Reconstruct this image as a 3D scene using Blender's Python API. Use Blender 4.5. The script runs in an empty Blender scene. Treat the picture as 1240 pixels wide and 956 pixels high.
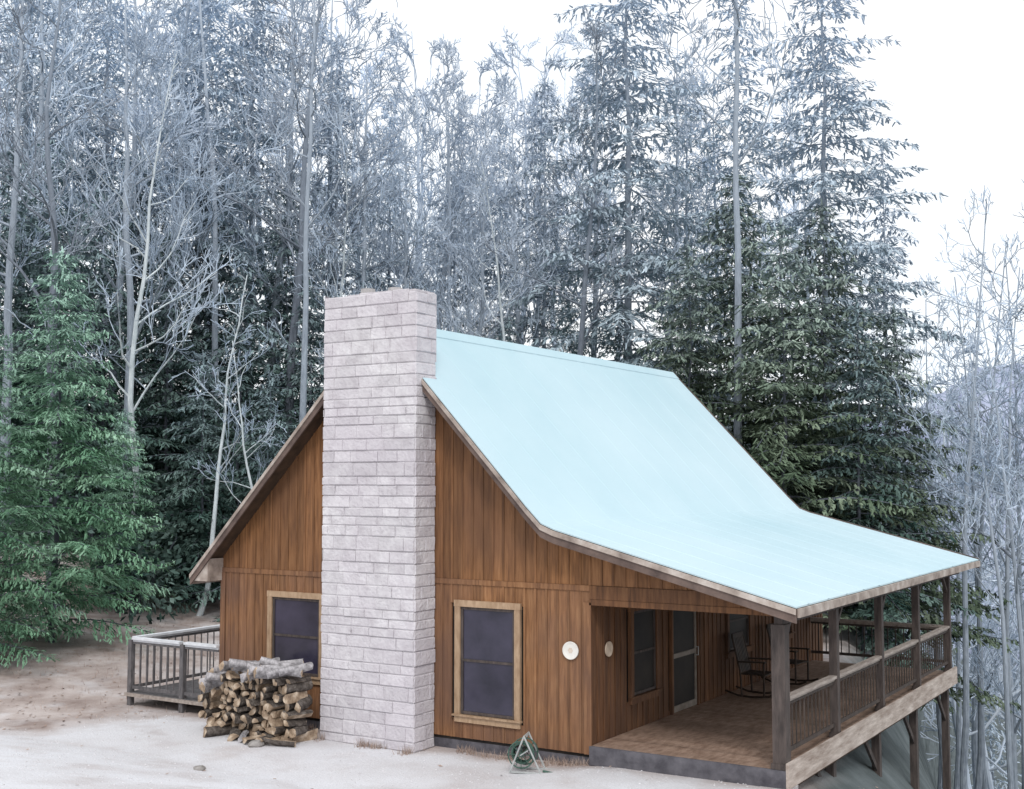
import bpy, bmesh, math, random
from mathutils import Vector, noise
random.seed(7)
R=math.radians
col=bpy.context.scene.collection
scene=bpy.context.scene
# ---------------------------------------------------------------- materials
def new_mat(name):
    m=bpy.data.materials.new(name); m.use_nodes=True
    nt=m.node_tree; nt.nodes.clear()
    return m,nt,nt.nodes,nt.links
def nmat(name,stops,scale=5,rough=.8,bump=.0,bscale=None,island=0.,stretch=(1,1,1),detail=4,metal=0.,spec=.3,zgrad=None,big=None):
    m,nt,N,L=new_mat(name)
    out=N.new('ShaderNodeOutputMaterial'); b=N.new('ShaderNodeBsdfPrincipled')
    tc=N.new('ShaderNodeTexCoord'); mp=N.new('ShaderNodeMapping'); mp.inputs['Scale'].default_value=stretch
    L.new(tc.outputs['Object'],mp.inputs['Vector'])
    no=N.new('ShaderNodeTexNoise'); no.inputs['Scale'].default_value=scale; no.inputs['Detail'].default_value=detail; no.inputs['Roughness'].default_value=.6
    L.new(mp.outputs[0],no.inputs['Vector'])
    cr=N.new('ShaderNodeValToRGB'); e=cr.color_ramp.elements
    n=len(stops)
    while len(e)<n: e.new(.5)
    for i,c in enumerate(stops):
        e[i].position=.3+.4*i/(n-1); e[i].color=(*c,1)
    L.new(no.outputs['Fac'],cr.inputs[0]); c=cr.outputs[0]
    if big:
        n2=N.new('ShaderNodeTexNoise'); n2.inputs['Scale'].default_value=big[0]; n2.inputs['Detail'].default_value=4
        L.new(tc.outputs['Object'],n2.inputs['Vector'])
        mr=N.new('ShaderNodeMapRange'); mr.inputs[1].default_value=.35; mr.inputs[2].default_value=.65; mr.inputs[3].default_value=0; mr.inputs[4].default_value=big[2]
        L.new(n2.outputs['Fac'],mr.inputs[0])
        mx=N.new('ShaderNodeMix'); mx.data_type='RGBA'; L.new(mr.outputs[0],mx.inputs[0]); L.new(c,mx.inputs[6]); mx.inputs[7].default_value=(*big[1],1); c=mx.outputs[2]
    if zgrad:
        z0,z1,cc,amt=zgrad
        sp=N.new('ShaderNodeSeparateXYZ'); L.new(tc.outputs['Object'],sp.inputs[0])
        mr=N.new('ShaderNodeMapRange'); mr.inputs[1].default_value=z0; mr.inputs[2].default_value=z1; mr.inputs[3].default_value=0; mr.inputs[4].default_value=amt
        L.new(sp.outputs[2],mr.inputs[0])
        mx=N.new('ShaderNodeMix'); mx.data_type='RGBA'; L.new(mr.outputs[0],mx.inputs[0]); L.new(c,mx.inputs[6]); mx.inputs[7].default_value=(*cc,1); c=mx.outputs[2]
    if island:
        g=N.new('ShaderNodeNewGeometry'); ma=N.new('ShaderNodeMath'); ma.operation='MULTIPLY_ADD'
        ma.inputs[1].default_value=2*island; ma.inputs[2].default_value=1-island
        L.new(g.outputs['Random Per Island'],ma.inputs[0])
        hs=N.new('ShaderNodeHueSaturation'); L.new(ma.outputs[0],hs.inputs['Value']); L.new(c,hs.inputs['Color']); c=hs.outputs[0]
    L.new(c,b.inputs['Base Color']); b.inputs['Roughness'].default_value=rough; b.inputs['Metallic'].default_value=metal
    b.inputs['Specular IOR Level'].default_value=spec
    if bump:
        nb=N.new('ShaderNodeTexNoise'); nb.inputs['Scale'].default_value=bscale or scale*2; nb.inputs['Detail'].default_value=5
        L.new(mp.outputs[0],nb.inputs['Vector'])
        bp=N.new('ShaderNodeBump'); bp.inputs['Strength'].default_value=bump; bp.inputs['Distance'].default_value=.03
        L.new(nb.outputs['Fac'],bp.inputs['Height']); L.new(bp.outputs[0],b.inputs['Normal'])
    L.new(b.outputs[0],out.inputs[0]); return m
def leafmat(name,stops,scale,island,zgrad=None):
    # diffuse foliage / twigs: clump colour noise, per-leaf and per-tree variation, haze painted in as paler tops
    m,nt,N,L=new_mat(name)
    out=N.new('ShaderNodeOutputMaterial'); b=N.new('ShaderNodeBsdfDiffuse'); tc=N.new('ShaderNodeTexCoord')
    no=N.new('ShaderNodeTexNoise'); no.inputs['Scale'].default_value=scale; no.inputs['Detail'].default_value=1; L.new(tc.outputs['Object'],no.inputs['Vector'])
    cr=N.new('ShaderNodeValToRGB'); e=cr.color_ramp.elements; n=len(stops)
    while len(e)<n: e.new(.5)
    for i,c in enumerate(stops): e[i].position=.3+.4*i/(n-1); e[i].color=(*c,1)
    L.new(no.outputs['Fac'],cr.inputs[0]); c=cr.outputs[0]
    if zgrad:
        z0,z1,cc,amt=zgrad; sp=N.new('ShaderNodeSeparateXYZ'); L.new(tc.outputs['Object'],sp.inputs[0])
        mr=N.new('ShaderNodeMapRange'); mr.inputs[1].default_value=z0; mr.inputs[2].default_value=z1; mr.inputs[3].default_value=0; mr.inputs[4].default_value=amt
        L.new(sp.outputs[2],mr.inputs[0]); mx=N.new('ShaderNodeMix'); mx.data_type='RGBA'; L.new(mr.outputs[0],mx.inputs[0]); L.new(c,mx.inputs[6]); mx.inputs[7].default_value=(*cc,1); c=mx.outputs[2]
    g_=N.new('ShaderNodeNewGeometry'); ma=N.new('ShaderNodeMath'); ma.operation='MULTIPLY_ADD'; ma.inputs[1].default_value=2*island; ma.inputs[2].default_value=1-island
    L.new(g_.outputs['Random Per Island'],ma.inputs[0])
    oi=N.new('ShaderNodeObjectInfo'); mb=N.new('ShaderNodeMath'); mb.operation='MULTIPLY_ADD'; mb.inputs[1].default_value=.4; mb.inputs[2].default_value=.8; L.new(oi.outputs['Random'],mb.inputs[0])
    mm=N.new('ShaderNodeMath'); mm.operation='MULTIPLY'; L.new(ma.outputs[0],mm.inputs[0]); L.new(mb.outputs[0],mm.inputs[1])
    hs=N.new('ShaderNodeHueSaturation'); L.new(mm.outputs[0],hs.inputs['Value']); L.new(c,hs.inputs['Color']); L.new(hs.outputs[0],b.inputs[0]); L.new(b.outputs[0],out.inputs[0]); return m
M={}
M['siding']=nmat('cedar_siding',[(.12,.053,.022),(.245,.113,.045),(.34,.17,.075)],3,.7,.25,6,.2,(6,6,.5),big=(.5,(.13,.066,.038),.75))
M['siding_low']=nmat('lower_cedar_siding',[(.135,.062,.028),(.25,.12,.053),(.345,.182,.088)],3,.7,.25,6,.2,(6,6,.5),big=(.6,(.14,.08,.058),.75))
M['siding_porch_shade']=nmat('porch_shaded_cedar_siding',[(.075,.034,.016),(.16,.072,.031),(.23,.112,.05)],3,.7,.3,6,.18,(6,6,.5),big=(.6,(.08,.043,.028),.7))  # same cedar darkened, porch roof shade painted into the colour
M['trim']=nmat('tan_window_trim',[(.28,.18,.11),(.46,.33,.22)],4,.6,.2,9,.12,(3,3,1))
M['paleplate']=nmat('pale_tan_enamel',[(.46,.36,.27),(.60,.50,.40)],6,.5)
M['fascia']=nmat('weathered_fascia',[(.20,.16,.14),(.38,.32,.28),(.55,.50,.46)],3,.7,.3,8,.1)
M['rakedark']=nmat('dark_rake_board',[(.07,.05,.045),(.18,.13,.11)],3,.7,.3,8,.1)
M['soffit']=nmat('brown_soffit',[(.045,.03,.02),(.10,.062,.04)],4,.8,.2,8,.1)
M['roof']=nmat('pale_aqua_metal',[(.41,.58,.645),(.47,.63,.69)],.5,.6,.0,spec=.3,big=(.18,(.54,.68,.74),.8))
M['post']=nmat('dark_post_wood',[(.045,.037,.035),(.11,.088,.08)],5,.7,.3,9,.1,(3,3,.6))
M['rail']=nmat('weathered_rail_wood',[(.24,.20,.18),(.44,.39,.35)],5,.7,.3,9,.12,(3,.7,3))
M['baluster']=nmat('dark_baluster_wood',[(.035,.028,.026),(.09,.07,.06)],5,.7,.2,9,.2,(3,3,1))
M['rim']=nmat('pale_rim_board',[(.28,.22,.185),(.58,.51,.46)],3,.75,.4,7,.15,(3,.6,3))
M['floorb']=nmat('porch_floor_boards',[(.20,.13,.095),(.38,.27,.21)],4,.6,.3,9,.15,(3,1,1))
M['edge']=nmat('dark_porch_edge',[(.06,.058,.07),(.16,.155,.175)],4,.7,.3,9,.1)
M['stone']=nmat('split_face_block',[(.51,.485,.51),(.625,.605,.63),(.71,.695,.715)],5,.9,.8,18,.07,big=(.7,(.54,.50,.545),.6))
M['mortar']=nmat('mortar',[(.56,.54,.56),(.64,.62,.64)],12,.95,.3)
M['concrete']=nmat('concrete',[(.34,.33,.33),(.52,.50,.50)],6,.9,.4,30)
M['pale_rail']=nmat('pale_grey_rail',[(.58,.60,.63),(.76,.78,.82)],5,.8,.2)
M['grey_wood']=nmat('grey_deck_wood',[(.07,.068,.072),(.17,.16,.165)],5,.8,.3,9,.15,(3,3,1))
M['glass']=nmat('dark_window_glass',[(.016,.016,.028),(.06,.055,.09)],1.2,.12,0,spec=.5)
M['dark']=nmat('dark_opening',[(.01,.009,.009),(.03,.024,.02)],2,.6)
M['white']=nmat('white_enamel',[(.70,.68,.63),(.82,.80,.76)],6,.4)
M['doorpaint']=nmat('worn_door_paint',[(.17,.14,.115),(.30,.265,.23)],6,.5)
M['tan']=nmat('tan_motif',[(.60,.50,.42),(.70,.62,.54)],6,.5)
M['bark']=nmat('log_bark',[(.035,.028,.026),(.095,.08,.07),(.18,.16,.145)],14,.95,.8,30,.3)
M['endwood']=nmat('split_wood_face',[(.16,.11,.075),(.37,.28,.20),(.64,.54,.43)],7,.8,.3,30,.5)
M['weather_log']=nmat('weathered_log',[(.12,.11,.115),(.29,.28,.29),(.52,.50,.52)],10,.9,.5,30,.4)
M['metal']=nmat('galvanised_tube',[(.34,.36,.36),(.5,.52,.52)],8,.5,metal=.1)
M['greenplastic']=nmat('dark_green_hose',[(.04,.08,.065),(.08,.15,.12)],8,.5)
M['rock']=nmat('grey_rock',[(.14,.13,.12),(.34,.32,.31)],6,.95,.6,20,.2)
M['chair']=nmat('dark_chair_wood',[(.02,.014,.010),(.055,.036,.026)],6,.6,.1,12,.1)
M['bark_dark']=nmat('dark_tree_bark',[(.07,.08,.10),(.17,.19,.23)],6,.95,.4,20,.2,(2,2,.5),zgrad=(6,22,(.32,.38,.46),.7))  # upper trunk paled: haze painted into the bark colour
M['bark_mid']=nmat('grey_tree_bark',[(.17,.20,.245),(.34,.39,.45)],6,.95,.3,20,.25,(2,2,.5),zgrad=(4,20,(.48,.55,.64),.7))  # blue-grey tint toward the top is painted haze
M['bark_pale']=nmat('pale_tree_bark',[(.40,.46,.49),(.68,.73,.76)],5,.9,.3,20,.2,(2,2,.5))
M['twig_hazed']=leafmat('haze_tinted_twigs',[(.33,.41,.52),(.56,.645,.75)],.5,.3)  # pale blue twig colour carries the distance haze
M['twig_far']=leafmat('hazy_twigs',[(.50,.585,.70),(.68,.75,.84)],.5,.15)  # stronger painted haze for trees farther back
M['twig_brown']=leafmat('brown_twigs',[(.20,.23,.28),(.40,.45,.52)],.5,.3)
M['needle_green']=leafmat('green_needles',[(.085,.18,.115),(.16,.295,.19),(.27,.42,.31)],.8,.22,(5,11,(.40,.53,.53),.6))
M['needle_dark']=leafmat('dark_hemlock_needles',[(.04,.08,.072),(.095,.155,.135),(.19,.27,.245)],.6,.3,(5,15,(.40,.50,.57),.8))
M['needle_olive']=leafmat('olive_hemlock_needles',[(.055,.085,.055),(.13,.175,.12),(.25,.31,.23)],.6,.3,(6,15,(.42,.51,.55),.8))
M['needle_hazed']=leafmat('haze_tinted_hemlock_needles',[(.13,.185,.20),(.29,.37,.41),(.47,.56,.62)],.45,.25,(6,20,(.56,.65,.76),.9))  # needle colour paled with painted haze, most at the top
M['needle_far']=leafmat('hazy_needles',[(.40,.48,.56),(.60,.68,.77)],.6,.25)  # distance haze mixed into the needle colour
M['rhodo']=leafmat('rhododendron_leaves',[(.03,.06,.052),(.075,.12,.105),(.16,.22,.20)],1.2,.5)
M['leaf_litter']=nmat('fallen_leaves',[(.28,.20,.165),(.46,.37,.32)],4,.9,0,None,.3)
M['gravelstone']=nmat('gravel_stones',[(.48,.47,.48),(.64,.63,.65)],4,.9,0,None,.15)
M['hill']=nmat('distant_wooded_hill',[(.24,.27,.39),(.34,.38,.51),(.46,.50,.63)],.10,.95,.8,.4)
# ---------------------------------------------------------------- mesh builder
BOXF=[(0,3,2,1),(4,5,6,7),(0,1,5,4),(1,2,6,5),(2,3,7,6),(3,0,4,7)]
class MB:
    def __init__(s): s.v=[]; s.f=[]; s.m=[]
    def add(s,vs,fs,mi=0):
        o=len(s.v); s.v+= [tuple(v) for v in vs]; s.f+=[tuple(i+o for i in f) for f in fs]; s.m+=[mi]*len(fs)
    def box(s,x0,x1,y0,y1,z0,z1,mi=0,zt=None):
        a,b=(z1,z1) if zt is None else zt
        s.add([(x0,y0,z0),(x1,y0,z0),(x1,y1,z0),(x0,y1,z0),(x0,y0,a),(x1,y0,b),(x1,y1,b),(x0,y1,a)],BOXF,mi)
    def beam(s,p,q,w,h,up=(0,0,1),mi=0):
        p=Vector(p);q=Vector(q);d=(q-p).normalized();u=Vector(up);sd=d.cross(u)
        if sd.length<1e-4: sd=d.cross(Vector((0,1,0)))
        sd.normalize(); u=sd.cross(d).normalized(); sd*=w/2; u*=h/2
        s.add([p-sd-u,p+sd-u,p+sd+u,p-sd+u,q-sd-u,q+sd-u,q+sd+u,q-sd+u],[(0,1,2,3),(7,6,5,4),(0,4,5,1),(1,5,6,2),(2,6,7,3),(3,7,4,0)],mi)
    def tube(s,pts,rs,n=6,cap=True,mi=0):
        pts=[Vector(p) for p in pts]; vs=[];fs=[]
        ref=Vector((.31,.95,.1)) 
        for i,p in enumerate(pts):
            d=(pts[min(i+1,len(pts)-1)]-pts[max(i-1,0)]).normalized()
            u=d.cross(ref)
            if u.length<.15: u=d.cross(Vector((1,0,0)))
            u.normalize(); w=d.cross(u)
            for k in range(n):
                a=2*math.pi*k/n; vs.append(p+(u*math.cos(a)+w*math.sin(a))*rs[i])
        for i in range(len(pts)-1):
            for k in range(n):
                k2=(k+1)%n; fs.append((i*n+k,i*n+k2,(i+1)*n+k2,(i+1)*n+k))
        s.add(vs,fs,mi)
        if cap:
            o=len(s.v)-len(vs); s.f.append(tuple(o+k for k in reversed(range(n)))); s.f.append(tuple(o+(len(pts)-1)*n+k for k in range(n))); s.m+=[mi]*2
    def build(s,name,mat,parent=None,org=(0,0,0),smooth=False):
        me=bpy.data.meshes.new(name)
        ox,oy,oz=org
        me.from_pydata([(x-ox,y-oy,z-oz) for x,y,z in s.v],[],s.f)
        for m in (mat if isinstance(mat,(list,tuple)) else [mat]): me.materials.append(m)
        if any(s.m): me.polygons.foreach_set('material_index',s.m)
        if smooth: me.polygons.foreach_set('use_smooth',[True]*len(s.f))
        me.update()
        o=bpy.data.objects.new(name,me); col.objects.link(o)
        if parent: o.parent=parent
        return o
def tag(o,label,cat,group=None,kind=None):
    if label: o['label']=label
    if cat: o['category']=cat
    if group: o['group']=group
    if kind: o['kind']=kind
    return o
def empty(name,loc,label,cat,group=None,rz=0):
    o=bpy.data.objects.new(name,None); col.objects.link(o); o.location=loc; o.rotation_euler=(0,0,rz); o.empty_display_size=.3
    return tag(o,label,cat,group)
def kids(o): return [c for c in bpy.data.objects if c.parent==o]
KID={}
def dup(root,loc,rz=0,sc=1,label=None,group=None,cat=None):
    r=root.copy(); col.objects.link(r); r.location=loc; r.rotation_euler=(0,0,rz); r.scale=sc if isinstance(sc,tuple) else (sc,sc,sc)
    if label: r['label']=label
    if cat: r['category']=cat
    if group: r['group']=group
    elif 'group' in r: del r['group']
    if root.name not in KID: KID[root.name]=kids(root)
    for ch in KID[root.name]:
        c=ch.copy(); col.objects.link(c); c.parent=r
    return r
def sm(t): t=max(0,min(1,t)); return t*t*(3-2*t)
# ---------------------------------------------------------------- terrain
def g(x,y):
    z=-.25
    z+=2.6*max(0,min(1,(14-y)/14))+ (0.0 if y>0 else -y*.03)
    z+=.12*sm((x+10)/1.5)*sm((y-11)/4)*sm((17.2-y)/.4)
    q=x+.25*y
    dr=.6*max(0,q+1.7)*sm((y-13)/4)+.28*max(0,y-20)*sm((q+1.7)/4)
    z-=min(dr,45)
    up=.30*max(0,y-33)*sm(-q/9)+.30*max(0,-x-30)+.08*max(0,-x-21)
    z+=8.5*math.tanh(up/8.5)
    n=noise.noise(Vector((x*.22,y*.22,0)))*.10+noise.noise(Vector((x*.9,y*.9,3)))*.03
    far=min(1,max(0,(math.hypot(x+12,y-20)-14)/20))
    return z+n*.5+noise.noise(Vector((x*.08,y*.08,9)))*1.2*far
def lin(a,b,s):
    r=[];x=a
    while x<b-1e-6: r.append(x); x+=s
    return r
xs=lin(-600,-120,40)+lin(-120,-32,3)+lin(-32,4,.33)+lin(4,60,3)+lin(60,601,40)
ys=lin(-300,-20,40)+lin(-20,6,2)+lin(6,34,.33)+lin(34,120,3)+lin(120,641,40)
def gravel(x,y):
    n=noise.noise(Vector((x*.35,y*.35,5)))*1.6+noise.noise(Vector((x*1.4,y*1.4,8)))*.6
    a=sm((x+20.2+n+ (y-14)*-.1)/2.6)*sm((17.1+n*.35-y)/1.0)
    return a*sm((7-x)/4)
gv=[(x,y,g(x,y)) for y in ys for x in xs]
W=len(xs); gf=[];df=[]
for j in range(len(ys)-1):
    for i in range(W-1):
        f=(j*W+i,j*W+i+1,(j+1)*W+i+1,(j+1)*W+i)
        cx=(xs[i]+xs[i+1])/2;cy=(ys[j]+ys[j+1])/2
        (df if gravel(cx,cy)>.5 else gf).append(f)
def ground_mat():
    m,nt,N,L=new_mat('ground_surface')
    out=N.new('ShaderNodeOutputMaterial'); b=N.new('ShaderNodeBsdfPrincipled'); b.inputs['Roughness'].default_value=.95; b.inputs['Specular IOR Level'].default_value=.15
    tc=N.new('ShaderNodeTexCoord')
    def attr(n):
        a=N.new('ShaderNodeAttribute'); a.attribute_name=n; return a.outputs['Fac']
    def noise_ramp(scale,stops,detail=8):
        n=N.new('ShaderNodeTexNoise'); n.inputs['Scale'].default_value=scale; n.inputs['Detail'].default_value=detail; n.inputs['Roughness'].default_value=.6; L.new(tc.outputs['Object'],n.inputs['Vector'])
        c=N.new('ShaderNodeValToRGB'); e=c.color_ramp.elements
        while len(e)<len(stops): e.new(.5)
        for i,(p,cc) in enumerate(stops): e[i].position=p; e[i].color=(*cc,1)
        L.new(n.outputs['Fac'],c.inputs[0]); return n,c
    n1,c1=noise_ramp(.55,[(.3,(.58,.55,.56)),(.46,(.68,.675,.70)),(.7,(.76,.77,.81))],5)
    n2,c2=noise_ramp(1.0,[(.3,(.27,.21,.19)),(.5,(.44,.37,.345)),(.72,(.64,.58,.56))])
    n3,c3=noise_ramp(30,[(.3,(.86,.86,.86)),(.7,(1,1,1))],3)
    n5,c5=noise_ramp(.9,[(.3,(.07,.085,.085)),(.7,(.18,.21,.22))])
    def mix(f,a,b_,bt='MIX'):
        mx=N.new('ShaderNodeMix'); mx.data_type='RGBA'; mx.blend_type=bt
        if f is None: mx.inputs[0].default_value=1
        else: L.new(f,mx.inputs[0])
        L.new(a,mx.inputs[6]); L.new(b_,mx.inputs[7]); return mx.outputs[2]
    n4=N.new('ShaderNodeTexNoise'); n4.inputs['Scale'].default_value=1.2; n4.inputs['Detail'].default_value=7; L.new(tc.outputs['Object'],n4.inputs['Vector'])
    ad=N.new('ShaderNodeMath'); ad.operation='MULTIPLY_ADD'; ad.inputs[1].default_value=2.0; ad.inputs[2].default_value=-.95; L.new(n4.outputs['Fac'],ad.inputs[0])
    a2=N.new('ShaderNodeMath'); a2.operation='ADD'; a2.use_clamp=True; L.new(attr('gravel'),a2.inputs[0]); L.new(ad.outputs[0],a2.inputs[1])
    c=mix(a2.outputs[0],c2.outputs[0],c1.outputs[0]); c=mix(attr('woods'),c,c5.outputs[0]); c=mix(None,c,c3.outputs[0],'MULTIPLY')
    L.new(c,b.inputs['Base Color'])
    bp=N.new('ShaderNodeBump'); bp.inputs['Strength'].default_value=.4; bp.inputs['Distance'].default_value=.04; L.new(n3.outputs['Fac'],bp.inputs['Height']); L.new(bp.outputs[0],b.inputs['Normal'])
    L.new(b.outputs[0],out.inputs[0]); return m
GM=ground_mat()
def woods(x,y):
    n=noise.noise(Vector((x*.3,y*.3,4)))*3
    return max(sm((y-32+n)/5),sm((-x-31+n)/5),sm((x+.25*y+2.1)/1.0)*sm((y-17)/1.5))
def sheet(name,faces):
    used={}; vs=[];fs=[]
    for f in faces:
        r=[]
        for i in f:
            if i not in used: used[i]=len(vs); vs.append(gv[i])
            r.append(used[i])
        fs.append(r)
    me=bpy.data.meshes.new(name); me.from_pydata(vs,[],fs); me.materials.append(GM)
    at=me.attributes.new('gravel','FLOAT','POINT'); at.data.foreach_set('value',[gravel(v[0],v[1]) for v in vs])
    at=me.attributes.new('woods','FLOAT','POINT'); at.data.foreach_set('value',[woods(v[0],v[1]) for v in vs])
    me.polygons.foreach_set('use_smooth',[True]*len(fs))
    o=bpy.data.objects.new(name,me); col.objects.link(o); o['kind']='structure'; return o
sheet('ground',gf); sheet('driveway',df)
hb=MB()
def bear(a,t): return (-.527+.85*a)*t,(.85+.527*a)*t
NA=200;NT=26;hv=[];hf=[]
for i in range(NA):
    a=-.5+1.5*i/(NA-1)
    for j in range(NT):
        t=230+j*8
        x,y=bear(a,t)
        top=37*(.68+.35*noise.noise(Vector((a*2.2,0,1)))+.55*sm((a-.28)/.14))
        z=-55+ (55+top)*sm(j/(NT-1)) + noise.noise(Vector((x*.06,y*.06,0)))*4+noise.noise(Vector((x*.4,y*.4,0)))*3
        hv.append((x,y,z))
for i in range(NA-1):
    for j in range(NT-1): hf.append((i*NT+j,(i+1)*NT+j,(i+1)*NT+j+1,i*NT+j+1))
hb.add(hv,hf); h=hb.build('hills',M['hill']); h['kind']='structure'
# ---------------------------------------------------------------- cabin
O=(-13,22,-.25)
cab=empty('cabin',O,'brown wooden cabin with steep pale aqua metal roof and covered side porch','cabin')
def sub(mb,name,mat,parent,smooth=False): return mb.build(name,mat,parent,O,smooth)
PR=[(-17.45,2.45),(-13.07,6.96),(-10.05,3.78),(-9.78,3.52),(-9.55,3.43),(-5.68,2.43)]
def PZ(x):
    for (a,za),(b,zb) in zip(PR,PR[1:]):
        if a<=x<=b: return za+(zb-za)*(x-a)/(b-a)
    return PR[0][1] if x<PR[0][0] else PR[-1][1]
XE=PR[-1][0]
XL,XW,XP=-17.03,-9.14,-6.1
YF,YB=17.05,28.6
CX0,CX1,CY0=-14.07,-12.09,16.45
RY0,RY1=16.65,28.95
FZ=.09
def segs():
    pts=sorted(set([p[0] for p in PR]+[CX0-.02,CX1+.02])); return list(zip(pts,pts[1:]))
def strip(mb,a,b,t0,t1,y0,y1):
    za,zb=PZ(a),PZ(b)
    mb.add([(a,y0,za-t1),(b,y0,zb-t1),(b,y1,zb-t1),(a,y1,za-t1),(a,y0,za-t0),(b,y0,zb-t0),(b,y1,zb-t0),(a,y1,za-t0)],BOXF)
def atch(a,b): return a>=CX0-.03 and b<=CX1+.03
rf=MB(); dk_=MB()
for a,b in segs():
    y0=17.06 if atch(a,b) else RY0
    strip(rf,a,b,0,.022,y0-.02,RY1+.02); strip(dk_,a,b,.024,.13,y0,RY1)
roof=sub(rf,'roof',M['roof'],cab); sub(dk_,'roof_underside',M['soffit'],roof)
sp=MB(); y=RY0+.5
while y<RY1:
    for a,b in segs():
        if atch(a,b) and y<17.1: continue
        za,zb=PZ(a),PZ(b)
        sp.add([(a,y-.05,za-.01),(b,y-.05,zb-.01),(b,y+.05,zb-.01),(a,y+.05,za-.01),(a,y-.02,za+.005),(b,y-.02,zb+.005),(b,y+.02,zb+.005),(a,y+.02,za+.005)],BOXF)
    y+=.92
sub(sp,'roof_seam',M['roof'],roof)
rc=MB()
for s in (-1,1):
    x1=-13.07+s*.16
    rc.add([(-13.07,17.06,6.985),(-13.07,RY1+.03,6.985),(x1,RY1+.03,PZ(x1)+.02),(x1,17.06,PZ(x1)+.02),(-13.07,17.06,6.965),(-13.07,RY1+.03,6.965),(x1,RY1+.03,PZ(x1)+.005),(x1,17.06,PZ(x1)+.005)],[(0,1,2,3),(7,6,5,4),(0,3,7,4),(3,2,6,7),(2,1,5,6),(1,0,4,5)])
sub(rc,'ridge_cap',M['roof'],roof)
def fascia(yA,yB,t0,t1,skip,name,mat):
    L_,R_=MB(),MB()
    for a,b in segs():
        if skip and atch(a,b): continue
        strip(L_ if b<-13.0 else R_,a,b,t0,t1,yA,yB)
    for mb in (L_,R_): sub(mb,name,mat,roof)
fascia(RY0-.035,RY0-.002,.03,.23,True,'rake_board',M['rakedark'])
fascia(RY0-.06,RY0-.037,.03,.11,True,'rake_trim',M['fascia'])
fascia(RY1+.022,RY1+.06,-.025,.20,False,'rake_board',M['rakedark'])
mb=MB(); mb.box(XE+.005,XE+.04,RY0,RY1,PZ(XE)-.15,PZ(XE)-.03); sub(mb,'eave_board',M['fascia'],roof)
mb=MB(); mb.box(-17.49,-17.455,RY0,RY1,PZ(-17.45)-.22,PZ(-17.45)-.03); sub(mb,'eave_board',M['fascia'],roof)
mb=MB(); mb.add([(-17.45,RY0,2.30),(-17.03,RY0,2.30),(-17.03,RY0,2.72),(-17.45,RY1,2.30),(-17.03,RY1,2.30),(-17.03,RY1,2.72)],[(0,1,2),(3,5,4),(0,3,4,1),(1,4,5,2),(2,5,3,0)]); sub(mb,'soffit',M['fascia'],roof)
def top(x): return PZ(x)-.135
core=MB()
cxs=[XL+.03]+[p[0] for p in PR if XL<p[0]<XW]+[XW-.03]
for a,b in zip(cxs,cxs[1:]):
    for (ya,yb) in ((YF+.03,YF+.15),(YB-.15,YB-.03)):
        core.box(a,b,ya,yb,-.1,0,0,(top(a)-.01,top(b)-.01))
core.box(XL+.03,XL+.14,YF+.151,YB-.151,-.1,2.7); core.box(XW-.14,XW-.03,YF+.151,YB-.151,-.1,2.9)
sub(core,'wall_sheathing',M['dark'],cab)
WIN=[(-11.67,-10.40,.21,2.20),(-15.85,-14.5,.55,2.16)]
def boards(x0,x1,zlo,zhi,holes,mb,w=.203,y0=YF,dy=.03,topf=None):
    x=x0
    while x<x1-.001:
        b=min(x+w,x1); iv=[(zlo,None)]
        for (ha,hb_,hz0,hz1) in holes:
            if b>ha+.06 and x<hb_-.06: iv=[(zlo,hz0+.05),(hz1-.05,None)]
        for (z0,z1) in iv:
            j=random.uniform(-.003,.003)
            if z1 is None:
                za=topf(x) if topf else zhi; zb=topf(b) if topf else zhi
                if min(za,zb)<z0+.02: za=max(za,z0+.005); zb=max(zb,z0+.005)
                mb.box(x+.001,b-.001,y0+j,y0+dy,z0,0,0,(za,zb))
                if x>x0: mb.box(x-.020,x+.020,y0-.012+j,y0+j-.0045,z0,0,0,(topf(x)if topf else zhi,)*2)
            else:
                mb.box(x+.001,b-.001,y0+j,y0+dy,z0,z1)
                if x>x0: mb.box(x-.020,x+.020,y0-.012+j,y0+j-.0045,z0,z1)
        x=b
lo=MB(); boards(XL,XW,-.05,2.455,WIN,lo)
fw=sub(lo,'front_wall',M['siding_low'],cab)
hi=MB(); boards(XL,XW,2.545,None,[],hi,topf=top)
x=XW
while x<-6.02:
    b=min(x+.203,-6.02); hi.box(x+.001,b-.001,YF,YF+.03,2.545 if top(b)>2.6 else 2.33,0,0,(max(top(x),2.34),max(top(b),2.335))); 
    if top(x)>2.6: hi.box(x-.020,x+.020,YF-.012,YF-.003,2.545,top(x))
    x=b
sub(hi,'gable_siding',M['siding'],fw)
mb=MB(); mb.box(XL,XW,YF-.022,YF+.02,2.457,2.543); sub(mb,'belly_band',M['siding_low'],fw)
mb=MB(); mb.box(XW+.002,XP+.05,YF-.03,YF+.14,2.24,2.33); mb.box(XW+.002,-6.65,YF-.02,YF+.05,2.333,2.54); sub(mb,'porch_header',M['siding_porch_shade'],fw)
mb=MB(); mb.box(XL-.03,XL+.09,YF-.03,YF-.018,-.05,2.455); sub(mb,'corner_board',M['siding_low'],fw)
mb=MB(); mb.box(XW-.10,XW+.03,YF-.03,YF-.018,-.05,2.28); sub(mb,'corner_board',M['siding_low'],fw)
lw=MB(); y=YF+.04
while y<YB-.03:
    b=min(y+.203,YB-.03); lw.box(XL,XL+.03,y+.003,b-.003,-.05,2.72); y=b
sub(lw,'left_wall',M['siding_low'],cab)
bw=MB(); boards(XL,XW,-.05,None,[],bw,y0=YB-.03,topf=top); sub(bw,'rear_wall',M['siding_low'],cab)
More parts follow.
